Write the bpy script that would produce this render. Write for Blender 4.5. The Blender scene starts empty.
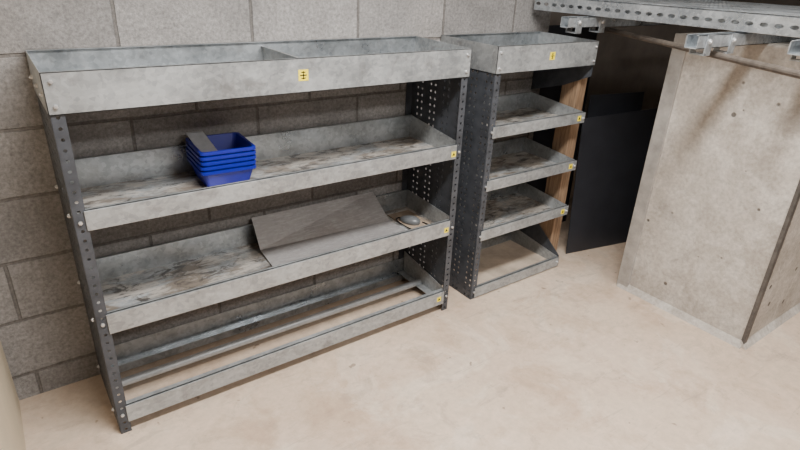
import bpy, math, random, bmesh
from mathutils import Vector, Matrix
random.seed(4)
S=bpy.context.scene
# ---------------------------------------------------------------- materials
def newmat(name):
    m=bpy.data.materials.new(name); m.use_nodes=True
    nt=m.node_tree; b=nt.nodes['Principled BSDF']
    return m,nt,b
def N(nt,t,**k):
    n=nt.nodes.new(t)
    for a,v in k.items(): setattr(n,a,v)
    return n
def ramp(nt,src,stops):
    r=nt.nodes.new('ShaderNodeValToRGB'); e=r.color_ramp.elements
    while len(e)<len(stops): e.new(.5)
    for i,(p,c) in enumerate(stops):
        e[i].position=p; e[i].color=(*c,1)
    nt.links.new(src,r.inputs['Fac']); return r.outputs['Color']
def g(v): return (v,v,v)
def mix(nt,fac,a,b,mode='MIX'):
    n=nt.nodes.new('ShaderNodeMix'); n.data_type='RGBA'; n.blend_type=mode
    for s,v in ((n.inputs[0],fac),(n.inputs[6],a),(n.inputs[7],b)):
        if isinstance(v,bpy.types.NodeSocket): nt.links.new(v,s)
        elif isinstance(v,(int,float)): s.default_value=v
        else: s.default_value=(*v,1)
    return n.outputs[2]
def noise(nt,vec,scale,detail=4,rough=.55,dist=0):
    n=N(nt,'ShaderNodeTexNoise'); n.inputs['Scale'].default_value=scale
    n.inputs['Detail'].default_value=detail; n.inputs['Roughness'].default_value=rough
    n.inputs['Distortion'].default_value=dist
    nt.links.new(vec,n.inputs['Vector']); return n.outputs['Fac']
def coords(nt,scale=(1,1,1),loc=(0,0,0)):
    t=N(nt,'ShaderNodeTexCoord'); m=N(nt,'ShaderNodeMapping')
    m.inputs['Scale'].default_value=scale; m.inputs['Location'].default_value=loc
    nt.links.new(t.outputs['Object'],m.inputs['Vector']); return m.outputs['Vector']
def bump(nt,b,h,strength=.3,dist=.01):
    n=N(nt,'ShaderNodeBump'); n.inputs['Strength'].default_value=strength; n.inputs['Distance'].default_value=dist
    nt.links.new(h,n.inputs['Height']); nt.links.new(n.outputs['Normal'],b.inputs['Normal'])
def simple(name,col,rough=.5,metal=0,var=.15,scale=30):
    m,nt,b=newmat(name); v=coords(nt)
    f=noise(nt,v,scale,5,.65)
    c=ramp(nt,f,[(.3,tuple(x*(1-var) for x in col)),(.7,tuple(min(1,x*(1+var)) for x in col))])
    nt.links.new(c,b.inputs['Base Color']); b.inputs['Roughness'].default_value=rough; b.inputs['Metallic'].default_value=metal
    return m
def galv(name,lo,hi,dirt=0.0,metal=.55,rough=.42,stain=0.0):
    m,nt,b=newmat(name); v=coords(nt)
    vo=N(nt,'ShaderNodeTexVoronoi'); vo.inputs['Scale'].default_value=75
    nt.links.new(v,vo.inputs['Vector'])
    sep=N(nt,'ShaderNodeSeparateColor'); nt.links.new(vo.outputs['Color'],sep.inputs['Color'])
    n1=noise(nt,v,7,7,.65)
    n2=noise(nt,coords(nt,(3,30,8)),7,5,.6)
    mx=N(nt,'ShaderNodeMath',operation='MULTIPLY_ADD'); nt.links.new(sep.outputs[0],mx.inputs[0]); mx.inputs[1].default_value=.26; nt.links.new(n1,mx.inputs[2])
    c=ramp(nt,mx.outputs[0],[(.42,lo),(.82,hi)])
    c=mix(nt,ramp(nt,n2,[(.5,g(0)),(.75,g(.35))]),c,(.60,.62,.63))
    if stain:
        d=noise(nt,coords(nt,(1,1,1),(2,2,5)),11,8,.7,.5)
        c=mix(nt,ramp(nt,d,[(.54,g(0)),(.66,g(stain))]),c,(.16,.148,.14))
    if dirt:
        d=noise(nt,coords(nt,(1,2.0,1)),4,8,.68,.4)
        c=mix(nt,ramp(nt,d,[(.42,g(0)),(.54,g(dirt))]),c,(.25,.195,.145))
        w=noise(nt,coords(nt,(1.2,2.4,1),(3,4,2)),6,8,.7,.3)
        c=mix(nt,ramp(nt,w,[(.48,g(0)),(.56,g(dirt))]),c,(.62,.575,.52))
        k=noise(nt,coords(nt,(1.4,2.6,1),(7,1,2)),8,9,.72,.6)
        c=mix(nt,ramp(nt,k,[(.52,g(0)),(.60,g(min(1,dirt)))]),c,(.07,.062,.056))
        s=noise(nt,coords(nt,(2,26,1),(1,1,2)),5,6,.7,.2)
        c=mix(nt,ramp(nt,s,[(.54,g(0)),(.64,g(dirt*.6))]),c,(.10,.09,.085))
    nt.links.new(c,b.inputs['Base Color'])
    b.inputs['Metallic'].default_value=metal
    r=ramp(nt,n1,[(.3,g(rough-.1)),(.7,g(rough+.15))]); nt.links.new(r,b.inputs['Roughness'])
    bump(nt,b,mx.outputs[0],.08,.002)
    return m
M_galv=galv('galvanised_steel',(.27,.285,.295),(.43,.45,.46),metal=.5,stain=.4)
M_lining=galv('galvanised_upstand',(.31,.335,.355),(.51,.54,.565),metal=.8,rough=.33,stain=.3)
M_deck=galv('dirty_galvanised_deck',(.33,.35,.36),(.54,.56,.57),dirt=.85,metal=.4,rough=.40)
M_strut=galv('zinc_strut',(.34,.37,.40),(.62,.66,.69),metal=.75,rough=.33)
M_tube=galv('zinc_tube',(.34,.36,.38),(.46,.48,.50),metal=.3,rough=.4)
M_plate=galv('plate_steel',(.27,.255,.253),(.33,.315,.31),metal=.3,rough=.42)
M_dark=simple('blue_grey_powder_coat',(.062,.068,.080),.5,.25,.35,18)
M_bolt=simple('bolt_steel',(.6,.6,.6),.35,.7)
M_yel=simple('yellow_sticker',(.9,.72,.03),.5,0,.03)
M_blk=simple('black_print',(.01,.01,.01),.5)
M_blue=simple('blue_plastic',(.008,.013,.30),.36,0,.1,20)
M_grp=simple('grey_plastic',(.10,.105,.11),.35)
M_grp2=simple('light_grey_plastic',(.38,.39,.41),.35)
M_sheet=simple('dark_sheet_metal',(.026,.027,.033),.4,.2,.2,5)
M_beige=simple('beige_paint',(.58,.49,.36),.6,0,.08,3)
M_ceil=simple('ceiling_paint',(.7,.68,.65),.8)
M_darkstrip=simple('dark_edge_trim',(.10,.09,.082),.6,.3,.35,25)
M_greystrip=simple('grey_edge_trim',(.40,.38,.355),.5,.3,.25,12)
M_brownbar=simple('brown_bar_steel',(.15,.125,.105),.5,.4,.3,25)
M_fib=simple('fibreboard',(.46,.375,.295),.8,0,.25,9)
M_board=simple('hardboard_offcut_brown',(.30,.23,.17),.8,0,.3,20)
m,nt,b=newmat('timber'); f=noise(nt,coords(nt,(14,14,1)),5,6,.6,1.2)
nt.links.new(ramp(nt,f,[(.3,(.15,.092,.055)),(.7,(.33,.22,.135))]),b.inputs['Base Color']); b.inputs['Roughness'].default_value=.7; M_wood=m
def blockwall(name,c1,c2,mort):
    m,nt,b=newmat(name)
    t=N(nt,'ShaderNodeTexCoord'); s=N(nt,'ShaderNodeSeparateXYZ'); nt.links.new(t.outputs['Object'],s.inputs[0])
    ax=N(nt,'ShaderNodeMath',operation='ADD'); nt.links.new(s.outputs['X'],ax.inputs[0]); ax.inputs[1].default_value=-.139+.458*10
    az=N(nt,'ShaderNodeMath',operation='ADD'); nt.links.new(s.outputs['Z'],az.inputs[0]); az.inputs[1].default_value=.1165
    cb=N(nt,'ShaderNodeCombineXYZ'); nt.links.new(ax.outputs[0],cb.inputs[0]); nt.links.new(az.outputs[0],cb.inputs[1])
    br=N(nt,'ShaderNodeTexBrick')
    nz=N(nt,'ShaderNodeTexNoise'); nz.inputs['Scale'].default_value=9; nt.links.new(cb.outputs[0],nz.inputs['Vector'])
    vm=N(nt,'ShaderNodeVectorMath',operation='MULTIPLY_ADD'); nt.links.new(nz.outputs['Color'],vm.inputs[0]); vm.inputs[1].default_value=(.006,.006,0); nt.links.new(cb.outputs[0],vm.inputs[2])
    nt.links.new(vm.outputs[0],br.inputs['Vector'])
    br.inputs['Scale'].default_value=1; br.inputs['Brick Width'].default_value=.458; br.inputs['Row Height'].default_value=.2225
    br.inputs['Mortar Size'].default_value=.0065; br.inputs['Mortar Smooth'].default_value=.35; br.inputs['Bias'].default_value=0
    br.inputs['Color1'].default_value=(*c1,1); br.inputs['Color2'].default_value=(*c2,1); br.inputs['Mortar'].default_value=(*mort,1)
    v=coords(nt)
    n1=noise(nt,v,2.2,5,.6); n2=noise(nt,v,80,5,.75); n3=noise(nt,v,14,5,.6)
    c=mix(nt,1,br.outputs['Color'],ramp(nt,n1,[(.3,g(.78)),(.7,g(1.14))]),'MULTIPLY')
    c=mix(nt,1,c,ramp(nt,n2,[(.35,g(.66)),(.65,g(1.25))]),'MULTIPLY')
    c=mix(nt,1,c,ramp(nt,n3,[(.3,(.86,.85,.84)),(.7,(1.12,1.11,1.10))]),'MULTIPLY')
    nt.links.new(c,b.inputs['Base Color']); b.inputs['Roughness'].default_value=.9
    inv=N(nt,'ShaderNodeMath',operation='MULTIPLY_ADD'); nt.links.new(br.outputs['Fac'],inv.inputs[0]); inv.inputs[1].default_value=-1.6; nt.links.new(n2,inv.inputs[2])
    bump(nt,b,inv.outputs[0],.8,.006)
    return m
M_block=blockwall('concrete_blockwork',(.24,.229,.223),(.305,.292,.284),(.165,.153,.144))
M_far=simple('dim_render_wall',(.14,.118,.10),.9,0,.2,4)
# floor
m,nt,b=newmat('stained_concrete_floor'); v=coords(nt)
n1=noise(nt,v,1.3,6,.6,.3); n2=noise(nt,coords(nt,(1,1,1),(4,2,0)),3.2,9,.68,.3); n3=noise(nt,v,26,6,.7); n4=noise(nt,coords(nt,(1,1,1),(9,5,0)),2.6,10,.72,.8)
c=ramp(nt,n1,[(.3,(.52,.385,.28)),(.5,(.61,.47,.36)),(.7,(.68,.545,.43))])
c=mix(nt,ramp(nt,n2,[(.51,g(0)),(.65,g(.55))]),c,(.42,.285,.19))
c=mix(nt,ramp(nt,n4,[(.53,g(0)),(.59,g(.4))]),c,(.74,.635,.53))
n5=noise(nt,coords(nt,(1,1,1),(1,7,0)),5.5,10,.75,.5)
c=mix(nt,ramp(nt,n5,[(.55,g(0)),(.61,g(.35))]),c,(.35,.27,.21))
sc=noise(nt,coords(nt,(1,6,1),(3,3,0)),4,9,.75,.6)
c=mix(nt,ramp(nt,sc,[(.58,g(0)),(.63,g(.3))]),c,(.28,.23,.19))
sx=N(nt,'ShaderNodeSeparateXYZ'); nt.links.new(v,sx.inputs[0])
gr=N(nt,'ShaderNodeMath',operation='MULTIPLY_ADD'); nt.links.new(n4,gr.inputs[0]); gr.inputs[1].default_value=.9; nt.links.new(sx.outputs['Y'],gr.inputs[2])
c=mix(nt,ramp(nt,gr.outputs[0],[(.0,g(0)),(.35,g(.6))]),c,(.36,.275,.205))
c=mix(nt,1,c,ramp(nt,n3,[(.3,g(.84)),(.7,g(1.07))]),'MULTIPLY')
sp=noise(nt,coords(nt,(1,1,1),(2,8,0)),17,3,.5)
c=mix(nt,ramp(nt,sp,[(.69,g(0)),(.73,g(.7))]),c,(.20,.14,.10))
nt.links.new(c,b.inputs['Base Color']); nt.links.new(ramp(nt,n2,[(.3,g(.42)),(.7,g(.7))]),b.inputs['Roughness'])
bump(nt,b,n3,.15,.003); M_floor=m
# cast concrete
m,nt,b=newmat('cast_concrete'); v=coords(nt)
n1=noise(nt,v,2.5,6,.6,.2); n2=noise(nt,v,8,9,.72,.3); n3=noise(nt,v,60,4,.7); n4=noise(nt,coords(nt,(1,1,1),(5,5,5)),6,9,.7,.4)
vo=N(nt,'ShaderNodeTexVoronoi'); vo.inputs['Scale'].default_value=13; nt.links.new(coords(nt,(1,1,1),(.3,.1,.2)),vo.inputs['Vector'])
c=ramp(nt,n1,[(.3,(.39,.35,.305)),(.7,(.50,.455,.405))])
c=mix(nt,ramp(nt,n2,[(.46,g(0)),(.60,g(.7))]),c,(.60,.56,.51))
c=mix(nt,ramp(nt,n4,[(.53,g(0)),(.63,g(.45))]),c,(.29,.26,.23))
c=mix(nt,1,c,ramp(nt,n3,[(.3,g(.77)),(.7,g(1.13))]),'MULTIPLY')
sz=N(nt,'ShaderNodeSeparateColor'); nt.links.new(vo.outputs['Color'],sz.inputs['Color'])
dv=N(nt,'ShaderNodeMath',operation='MULTIPLY_ADD'); nt.links.new(sz.outputs[1],dv.inputs[0]); dv.inputs[1].default_value=.16; nt.links.new(vo.outputs['Distance'],dv.inputs[2])
pit=ramp(nt,dv.outputs[0],[(.13,g(1)),(.18,g(0))])
c=mix(nt,pit,c,(.13,.115,.10))
nt.links.new(c,b.inputs['Base Color']); b.inputs['Roughness'].default_value=.85
hh=N(nt,'ShaderNodeMath',operation='SUBTRACT'); nt.links.new(n2,hh.inputs[0]); nt.links.new(pit,hh.inputs[1])
bump(nt,b,hh.outputs[0],.5,.008); M_conc=m
m,nt,b=newmat('light_diffuser'); b.inputs['Emission Color'].default_value=(1,.97,.92,1); b.inputs['Emission Strength'].default_value=6; M_emit=m

# ---------------------------------------------------------------- mesh builder
class MB:
    def __init__(s): s.v=[];s.f=[]
    def quad(s,*p):
        i=len(s.v); s.v+= [tuple(q) for q in p]; s.f.append(tuple(range(i,i+len(p))))
    def box(s,x0,x1,y0,y1,z0,z1):
        return s.hexa([(x0,y0,z0),(x1,y0,z0),(x1,y1,z0),(x0,y1,z0),(x0,y0,z1),(x1,y0,z1),(x1,y1,z1),(x0,y1,z1)])
    def hexa(s,p):
        i=len(s.v); s.v+=[tuple(q) for q in p]
        s.f+=[tuple(i+k for k in q) for q in ((0,3,2,1),(4,5,6,7),(0,1,5,4),(1,2,6,5),(2,3,7,6),(3,0,4,7))]
        return s
    def prism(s,poly,axis,a0,a1):
        i=len(s.v);n=len(poly)
        for a in (a0,a1):
            for p,q in poly:
                s.v.append({'x':(a,p,q),'y':(p,a,q),'z':(p,q,a)}[axis])
        s.f.append(tuple(range(i+n-1,i-1,-1))); s.f.append(tuple(range(i+n,i+2*n)))
        for k in range(n): s.f.append((i+k,i+(k+1)%n,i+n+(k+1)%n,i+n+k))
        return s
    def cyl(s,p0,p1,r,seg=12,r2=None):
        p0=Vector(p0);p1=Vector(p1);d=(p1-p0).normalized()
        a=d.orthogonal().normalized();b2=d.cross(a);i=len(s.v);r2=r if r2 is None else r2
        for p,rr in ((p0,r),(p1,r2)):
            for k in range(seg):
                t=2*math.pi*k/seg; s.v.append(tuple(p+rr*(math.cos(t)*a+math.sin(t)*b2)))
        s.f.append(tuple(range(i+seg-1,i-1,-1))); s.f.append(tuple(range(i+seg,i+2*seg)))
        for k in range(seg): s.f.append((i+k,i+(k+1)%seg,i+seg+(k+1)%seg,i+seg+k))
        return s
    def perf(s,o,du,dv,nu,nv,hole,rx,ry):
        o=Vector(o);du=Vector(du);dv=Vector(dv);eu=du.normalized();ev=dv.normalized()
        for i in range(nu):
            for j in range(nv):
                p=o+du*i+dv*j
                if not hole(i,j): s.quad(p,p+du,p+du+dv,p+dv); continue
                c=p+du/2+dv/2
                outer=[c+du*.5,c+du*.5+dv*.5,c+dv*.5,c-du*.5+dv*.5,c-du*.5,c-du*.5-dv*.5,c-dv*.5,c+du*.5-dv*.5]
                inner=[c+eu*rx*math.cos(k*math.pi/4)+ev*ry*math.sin(k*math.pi/4) for k in range(8)]
                for k in range(8): s.quad(outer[k],outer[(k+1)%8],inner[(k+1)%8],inner[k])
    def obj(s,name,mat,parent=None,solid=None,bevel=None):
        me=bpy.data.meshes.new(name); me.from_pydata(s.v,[],s.f); me.update()
        ob=bpy.data.objects.new(name,me); S.collection.objects.link(ob); me.materials.append(mat)
        if solid:
            w=ob.modifiers.new('weld','WELD'); w.merge_threshold=.0002
            m=ob.modifiers.new('solid','SOLIDIFY'); m.thickness=solid; m.offset=0
        if bevel:
            m=ob.modifiers.new('bevel','BEVEL'); m.width=bevel; m.segments=2; m.limit_method='ANGLE'
        if parent: ob.parent=parent
        return ob
def empty(name):
    e=bpy.data.objects.new(name,None); S.collection.objects.link(e); e.empty_display_size=.1; return e

# ---------------------------------------------------------------- room shell
MB().box(-3,6,-5,2,-.1,0).obj('floor',M_floor)
MB().box(-3,6,-5,2,2.6,2.7).obj('ceiling',M_ceil)
MB().box(-3,2.47,0,.2,0,2.6).obj('wall_back',M_block)
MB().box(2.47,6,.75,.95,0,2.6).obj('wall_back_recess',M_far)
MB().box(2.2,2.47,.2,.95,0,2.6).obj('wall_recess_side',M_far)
MB().box(-.9,-.165,-.75,0,0,2.6).obj('wall_left',M_beige)
MB().box(-3.1,-3,-5,.2,0,2.6).obj('wall_far_left',M_block)
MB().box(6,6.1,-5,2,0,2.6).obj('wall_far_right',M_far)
MB().box(-3,6,-5.1,-5,0,2.6).obj('wall_front',M_block)
WT=1.29
MB().box(2.52,5.2,-1.331,-.685,0,WT).obj('wall_right',M_conc,bevel=.010)
MB().box(2.514,2.544,-1.339,-1.324,0,WT).obj('trim_1',M_darkstrip)
MB().box(2.508,2.522,-.745,-.68,0,WT).obj('trim_2',M_greystrip,bevel=.002)
MB().prism([(2.495,0),(2.525,0),(2.525,.035)],'y',-1.335,-.69).obj('trim_3',M_conc)
MB().prism([(-1.355,0),(-1.325,0),(-1.325,.035)],'x',2.51,5.2).obj('trim_4',M_conc)

# ---------------------------------------------------------------- shelving
T=.002
def sticker(par,name,x,y,z,s,big=False):
    MB().box(x-s/2,x+s/2,y-.0008,y,z-s/2,z+s/2).obj(name,M_yel,par)
    k=MB(); yy=y-.0014
    if big:
        k.box(x-s*.33,x+s*.33,yy,y,z-s*.05,z+s*.05); k.box(x-s*.05,x+s*.05,yy,y,z-s*.36,z+s*.36)
        k.box(x-s*.22,x+s*.22,yy,y,z+s*.22,z+s*.3); k.box(x-s*.22,x+s*.22,yy,y,z-s*.3,z-s*.22)
    else:
        k.prism([(x,z+s*.32),(x-s*.3,z-s*.22),(x+s*.3,z-s*.22)],'y',yy,y)
    k.obj(name+'_print',M_blk,par)
def tray(par,name,x0,x1,y0,y1,z,hf,hb,deck=M_deck,face=M_galv):
    MB().box(x0,x1,y0,y1,z,z+T).obj(name+'_deck',deck,par)
    k=MB()
    k.box(x0,x1,y0,y0+T,z,z+hf)
    k.box(x0,x1,y0,y0+.012,z+hf-T,z+hf)
    k.box(x0,x1,y0+.010,y0+.012,z+hf-.010,z+hf)
    k.obj(name+'_front_lip',face,par)
    k=MB(); k.box(x0,x1,y1-T,y1,z,z+hb); k.box(x0,x1,y1-.012,y1,z+hb-T,z+hb)
    k.obj(name+'_back_upstand',M_lining,par)
    k=MB()
    for xa in (x0,x1-T):
        k.prism([(y0,z),(y1,z),(y1,z+hb),(y0,z+hf)],'x',xa,xa+T)
    k.obj(name+'_end_upstands',face,par)
def upright(par,name,x,side,y0,y1,z0,z1,fl=.034):
    k=MB(); p=.03
    nu=int(round((y1-y0)/p)); nv=int(round((z1-z0)/p))
    k.perf((x,y0,z0),(0,(y1-y0)/nu,0),(0,0,(z1-z0)/nv),nu,nv,lambda i,j:(i%3!=2) ,.0062,.0062)
    xa,xb=(x,x+fl*side)
    k.perf((xa,y0,z0),(xb-xa,0,0),(0,0,(z1-z0)/nv),1,nv,lambda i,j:True,.0052,.0052)
    k.perf((xa,y1,z0),(xb-xa,0,0),(0,0,(z1-z0)/nv),1,nv,lambda i,j:False,.0055,.0055)
    k.obj(name,M_dark,par,solid=.002)
YB=-.006
U=empty('shelving_unit')
X0,X1=.107,1.574
YF=-.375
upright(U,'upright_left',X0,1,YF+.002,YB,0,1.12)
upright(U,'upright_right',X1,-1,YF+.002,YB,0,1.12)
tray(U,'top_tray',X0-.003,X1+.003,YF-.004,YB,1.113,.11,.118,M_galv)
MB().box(.858,.86,YF,YB-.003,1.115,1.215).box(.846,.872,YF,YF+.002,1.115,1.215).box(.85,.86,YF,YB-.003,1.213,1.215).obj('top_tray_divider',M_galv,U)
for nm,z,hf,hb in (('middle_shelf',.772,.062,.108),('lower_shelf',.410,.072,.095)):
    tray(U,nm,X0+.004,X1-.004,YF+.006,YB-.004,z,hf,hb)
for nm,z,hf in (('middle_shelf',.772,.062),('lower_shelf',.410,.072),('base',.045,.068)):
    MB().box(.136,X1-.032,YF-.004,YF-.001,z,z+hf).obj(nm+'_front_face',M_galv,U,bevel=.001)
MB().box(.11,X1-.003,YF+.004,YF+.006,.045,.113).box(.11,X1-.003,YF+.004,YF+.025,.111,.113).box(.11,X1-.003,YF+.004,YF+.04,.045,.047).obj('base_front_channel',M_galv,U)
MB().box(.11,X1-.003,YB-.006,YB-.004,.02,.118).box(.11,X1-.003,YB-.04,YB-.004,.03,.032).box(.11,X1-.003,YB-.042,YB-.040,.012,.045).obj('base_back_channel',M_lining,U)
MB().cyl((.109,-.160,.048),(X1-.002,-.160,.048),.016,24).obj('base_cross_tube',M_tube,U)
MB().prism([(YF+.01,.045),(YB-.01,.045),(YB-.01,.16),(YF+.01,.10)],'x',X1-.007,X1-.004).box(X1-.045,X1-.004,YF+.01,YB-.01,.042,.045).obj('base_end_plate_right',M_galv,U)
MB().prism([(YF+.01,.045),(YB-.01,.045),(YB-.01,.16),(YF+.01,.10)],'x',X0+.004,X0+.007).obj('base_end_plate_left',M_galv,U)
def bolts(par,name,pts,axis,r=.008):
    k=MB()
    for p in pts:
        d=Vector(axis)*.005; k.cyl(p,Vector(p)+d,r,6); k.cyl(Vector(p)+d,Vector(p)+d*1.6,r*.55,8)
    return k.obj(name,M_bolt,par)
bolts(U,'front_bolts',[(.122,YF,.80),(.122,YF,.45),(.122,YF,.08),(X1-.016,YF,.80),(X1-.016,YF,.445),(X1-.016,YF,.08),(.124,YF-.004,1.135),(.124,YF-.004,1.2),(X1-.016,YF-.004,1.135),(X1-.016,YF-.004,1.2)],(0,-1,0),.006)
bolts(U,'side_bolts',[(X0-.003,y,z) for y in (-.33,-.06) for z in (1.16,.81,.45,.08)]+[(X0-.003,-.2,1.16)],(-1,0,0),.007)
sticker(U,'warning_sticker_1',.838,YF-.004,1.169,.036,True)
for i,(x,z) in enumerate(((1.527,.795),(1.522,.440),(1.512,.078))): sticker(U,'warning_sticker_%d'%(i+2),x,YF-.004,z,.024)

V=empty('shelving_unit.001')
A0,A1=1.728,2.390
upright(V,'upright_left',A0,1,YF+.002,YB,0,1.12)
tray(V,'top_tray',A0-.003,A1+.003,YF-.004,YB,1.113,.113,.118,M_galv)
for i,z in enumerate((.832,.580,.325)):
    nm='shelf_%d'%(i+1)
    tray(V,nm,A0+.004,A1-.002,YF+.006,YB-.004,z,.052,.085)
    MB().box(A0+.02,A1,YF-.004,YF-.001,z,z+.052).obj(nm+'_front_face',M_galv,V,bevel=.001)
tray(V,'base_tray',A0+.004,A1-.002,YF+.006,YB-.004,.012,.05,.1,deck=M_fib)
MB().box(A0+.02,A1,YF-.004,YF-.001,.008,.062).obj('base_front_face',M_galv,V,bevel=.001)
k=MB(); k.prism([(YF+.004,1.113),(YB,1.113),(YB,.93),(YF+.16,.99),(YF+.004,1.06)],'x',A1+.0,A1+.003)
k.prism([(YF+.004,.0),(YB,.0),(YB,.26),(YF+.18,.2),(YF+.004,.07)],'x',A1+.0,A1+.003)
k.obj('right_gusset_plates',M_dark,V)
bolts(V,'front_bolts',[(A0+.016,YF-.004 if z>1.11 else YF,z) for z in (1.135,1.2,.86,.605,.35,.04)]+[(A1-.014,YF-.004,z) for z in (1.135,1.2,.856,.604,.35,.035)],(0,-1,0),.006)
sticker(V,'warning_sticker_1',2.07,YF-.004,1.172,.034,True)
for i,z in enumerate((.858,.606,.351)): sticker(V,'warning_sticker_%d'%(i+2),2.345,YF-.004,z,.026)
MB().box(2.396,2.466,-.30,-.20,0,1.10).obj('wooden_post',M_wood,bevel=.004)

# ---------------------------------------------------------------- blue bins
B=MB()
def bin_(k,cx,cy,z,w,d,h,t=.002,ang=0.0):
    bw,bd=w*.84,d*.84
    def rr(a,b2,r):
        o=[]
        for sx,sy,a0 in ((1,1,0),(-1,1,90),(-1,-1,180),(1,-1,270)):
            for q in (0,30,60,90):
                th=math.radians(a0+q); o.append((sx*(a-r)+r*math.cos(th),sy*(b2-r)+r*math.sin(th)))
        return o
    def ring(a,b2,zz): return [(cx+x*math.cos(ang)-y*math.sin(ang),cy+x*math.sin(ang)+y*math.cos(ang),zz) for x,y in rr(a/2,b2/2,.014)]
    n=16;i0=len(k.v)
    seq=[ring(bw,bd,z),ring(w,d,z+h-.010),ring(w+.014,d+.014,z+h-.010),ring(w+.014,d+.014,z+h),ring(w-2*t,d-2*t,z+h),ring(bw-2*t,bd-2*t,z+t)]
    for r in seq: k.v+=r
    for a in range(len(seq)-1):
        for q in range(n): k.f.append((i0+a*n+q,i0+a*n+(q+1)%n,i0+(a+1)*n+(q+1)%n,i0+(a+1)*n+q))
    k.f.append(tuple(range(i0+n-1,i0-1,-1))); k.f.append(tuple(range(i0+(len(seq)-1)*n,i0+len(seq)*n)))
for i in range(5): bin_(B,.618+.001*i,-.135,.7745+i*.0175,.182,.198,.064,ang=random.uniform(-.03,.03)-.03)
BN=empty('storage_bin_stack')
B.obj('nested_bins',M_blue,BN)
MB().hexa([(.555,-.16,.858),(.615,-.17,.858),(.620,-.155,.858),(.560,-.145,.858),(.530,-.045,.930),(.590,-.055,.930),(.592,-.042,.930),(.535,-.032,.930)]).obj('filler_knife_blade',M_grp2,BN,bevel=.002)

# ---------------------------------------------------------------- loose items on lower shelf
k=MB()
prof=[(-.262,.4135),(-.110,.424),(-.020,.532)]
th=.003; xr=[(.744,1.400),(.752,1.378),(.758,1.360)]; dy=(.05,.025,0)
for up in (0,th):
    for (y,z),(xa,xb),d in zip(prof,xr,dy):
        k.v.append((xa,y,z+up)); k.v.append((xb,y-d,z+up))
for lo in (0,6):
    for a in (0,2): k.f.append((lo+a,lo+a+1,lo+a+3,lo+a+2))
for e in ((0,1),(1,3),(3,5),(5,4),(4,2),(2,0)): k.f.append((e[0],e[1],e[1]+6,e[0]+6))
k.obj('bent_metal_sheet',M_plate)
MB().box(1.42,1.545,-.33,-.06,.4130,.4160).obj('fibreboard_offcut',M_board)
D=empty('computer_mouse')
bm=bmesh.new(); bmesh.ops.create_icosphere(bm,subdivisions=4,radius=1)
ca,sa=math.cos(.5),math.sin(.5)
for vv in bm.verts:
    q=vv.co; x=q.x*.030*(1-.12*q.y); y=q.y*.052; z=max(q.z,-.35)*.024*(1-.18*q.y)
    vv.co=Vector((x*ca-y*sa+1.463,x*sa+y*ca-.185,z+.4255))
me=bpy.data.meshes.new('body'); bm.to_mesh(me); bm.free(); me.materials.append(M_grp)
for p in me.polygons: p.use_smooth=True
ob=bpy.data.objects.new('body',me); S.collection.objects.link(ob); ob.parent=D
cu=bpy.data.curves.new('cable','CURVE'); cu.dimensions='3D'; cu.bevel_depth=.0026; sp=cu.splines.new('NURBS')
pts=[(1.44,-.14,.43),(1.425,-.115,.421),(1.41,-.16,.420),(1.415,-.25,.420),(1.43,-.30,.420),(1.46,-.33,.4205),(1.50,-.335,.4205),(1.525,-.27,.4205),(1.51,-.22,.4205)]
sp.points.add(len(pts)-1)
for q,c in zip(sp.points,pts): q.co=(*c,1)
sp.use_endpoint_u=True; ob=bpy.data.objects.new('cable',cu); S.collection.objects.link(ob); cu.materials.append(M_blk); ob.parent=D

# ---------------------------------------------------------------- recess: dark sheets
def panel(name,a,b2,h0,h1,t=.004,lean=.0,mat=M_sheet):
    a=Vector((*a,0));b2=Vector((*b2,0)); d=(b2-a).normalized(); n=Vector((-d.y,d.x,0))
    L=n*lean
    P=[a,b2,b2+n*t,a+n*t]
    return MB().hexa([*P,P[0]+L+Vector((0,0,h0)),P[1]+L+Vector((0,0,h1)),P[2]+L+Vector((0,0,h1)),P[3]+L+Vector((0,0,h0))]).obj(name,mat)
panel('sheet_metal_panel',(2.56,-.30),(3.15,-.42),.80,.83,lean=.06)
panel('sheet_metal_panel.001',(2.70,-.22),(3.10,-.30),.90,.90,lean=.06)
panel('recess_shade_panel',(2.50,.06),(2.95,.02),1.25,1.25,lean=.02)  # tall dark sheet added in place of the shade in the opening

# ---------------------------------------------------------------- galvanised strut rack on the low wall
def channel(name,x0,x1,y,z,w=.045,h=.045,t=.0025,lip=.009):
    e=empty(name)
    k=MB()
    k.box(x0,x1,y,y+w,z,z+t); k.box(x0,x1,y,y+t,z,z+h); k.box(x0,x1,y+w-t,y+w,z,z+h)
    k.box(x0,x1,y,y+lip,z+h-t,z+h); k.box(x0,x1,y+w-lip,y+w,z+h-t,z+h)
    k.obj('c_section',M_strut,e)
    k=MB(); bp=[]
    for xb in (x0+.05,x0+.22):
        k.box(xb,xb+.04,y-.005,y-.001,z-.02,z+h+.0); k.box(xb,xb+.04,y+w+.001,y+w+.005,z-.02,z+h)
        k.box(xb,xb+.04,y-.005,y+w+.005,z-.024,z-.019); bp.append((xb+.02,y-.005,z+h*.5))
    k.obj('hanger_brackets',M_strut,e)
    bolts(e,'bracket_bolts',bp,(0,-1,0),.009)
channel('strut_channel',2.12,4.6,-.40,WT+.001)
channel('strut_channel.001',1.98,4.6,-1.06,WT+.001)
channel('strut_channel.002',2.2,4.6,-1.30,WT+.001)
ZR=WT+.050
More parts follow.
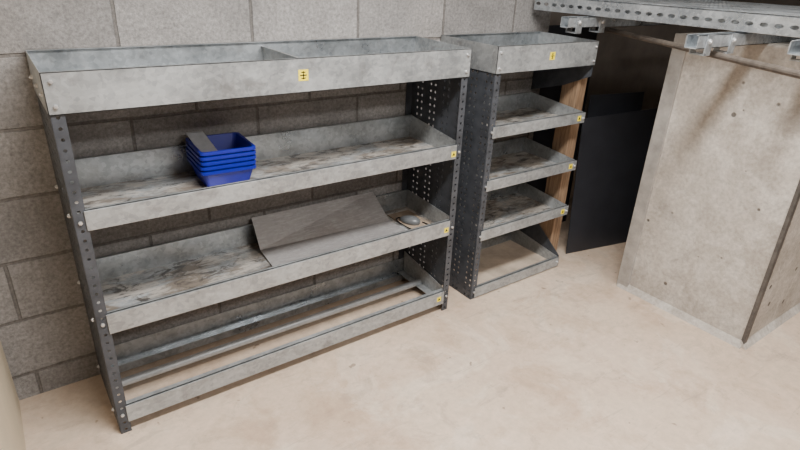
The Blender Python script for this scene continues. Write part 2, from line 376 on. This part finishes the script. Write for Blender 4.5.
def slotted(name,x,y0,y1,z,h=.06,fl=.05):
    k=MB(); n=int((y1-y0)/.05)
    k.perf((x,y0,z),(0,(y1-y0)/n,0),(0,0,h),n,1,lambda i,j:True,.016,.008)
    k.perf((x,y0,z+h),(0,(y1-y0)/n,0),(fl,0,0),n,1,lambda i,j:True,.016,.008)
    k.perf((x,y0,z),(0,(y1-y0)/n,0),(fl*.6,0,0),n,1,lambda i,j:False,.016,.008)
    return k.obj(name,M_strut,solid=.0025)
slotted('slotted_rail',2.30,-2.0,-.03,ZR)
slotted('slotted_rail.001',2.62,-2.0,-.03,ZR,fl=-.05)
slotted('slotted_rail.002',2.72,-2.0,.4,ZR)
slotted('slotted_rail.003',3.1,-2.0,.4,ZR)
slotted('slotted_rail.004',3.5,-2.0,.4,ZR)
k=MB(); k.perf((2.34,-2.0,ZR+.066),(.04,0,0),(0,.04,0),30,48,lambda i,j:True,.012,.012); k.obj('perforated_tray_sheet',M_strut,solid=.002)
MB().cyl((2.62,-.22,1.262),(1.90,-1.5,1.262),.012,12).obj('steel_bar',M_brownbar)

# ---------------------------------------------------------------- lights
def fixture(name,x,y,L,power,wd=.3):
    e=empty(name)
    MB().box(x-L/2,x+L/2,y-wd/2,y+wd/2,2.545,2.6).obj('housing',M_ceil,e,bevel=.006); MB().box(x-L/2+.02,x+L/2-.02,y-wd/2+.02,y+wd/2-.02,2.53,2.545).obj('diffuser',M_emit,e)
    l=bpy.data.lights.new(name+'_lamp','AREA'); l.shape='RECTANGLE'; l.size=L; l.size_y=wd
    l.energy=power; l.color=(1,.99,.965)
    o=bpy.data.objects.new('lamp',l); o.location=(x,y,2.52); S.collection.objects.link(o); o.parent=e
fixture('ceiling_light',.95,-1.5,1.5,120)
fixture('fill_light',1.7,-3.3,1.5,68)  # unseen fill light behind the camera, placed to brighten the near concrete face
w=bpy.data.worlds.new('World'); S.world=w; w.use_nodes=True
w.node_tree.nodes['Background'].inputs[0].default_value=(.9,.92,1,1); w.node_tree.nodes['Background'].inputs[1].default_value=.3

# ---------------------------------------------------------------- camera
cam=bpy.data.cameras.new('camera'); co=bpy.data.objects.new('camera',cam); S.collection.objects.link(co)
cam.lens=25.02; cam.sensor_width=36; cam.clip_start=.02
R=Matrix(((.8125,.2136,-.5423),(-.5824,.3625,-.7276),(.0414,.9072,.4186)))
co.matrix_world=Matrix.Translation((0,-2.07,1.5))@R.to_quaternion().normalized().to_matrix().to_4x4()
S.camera=co
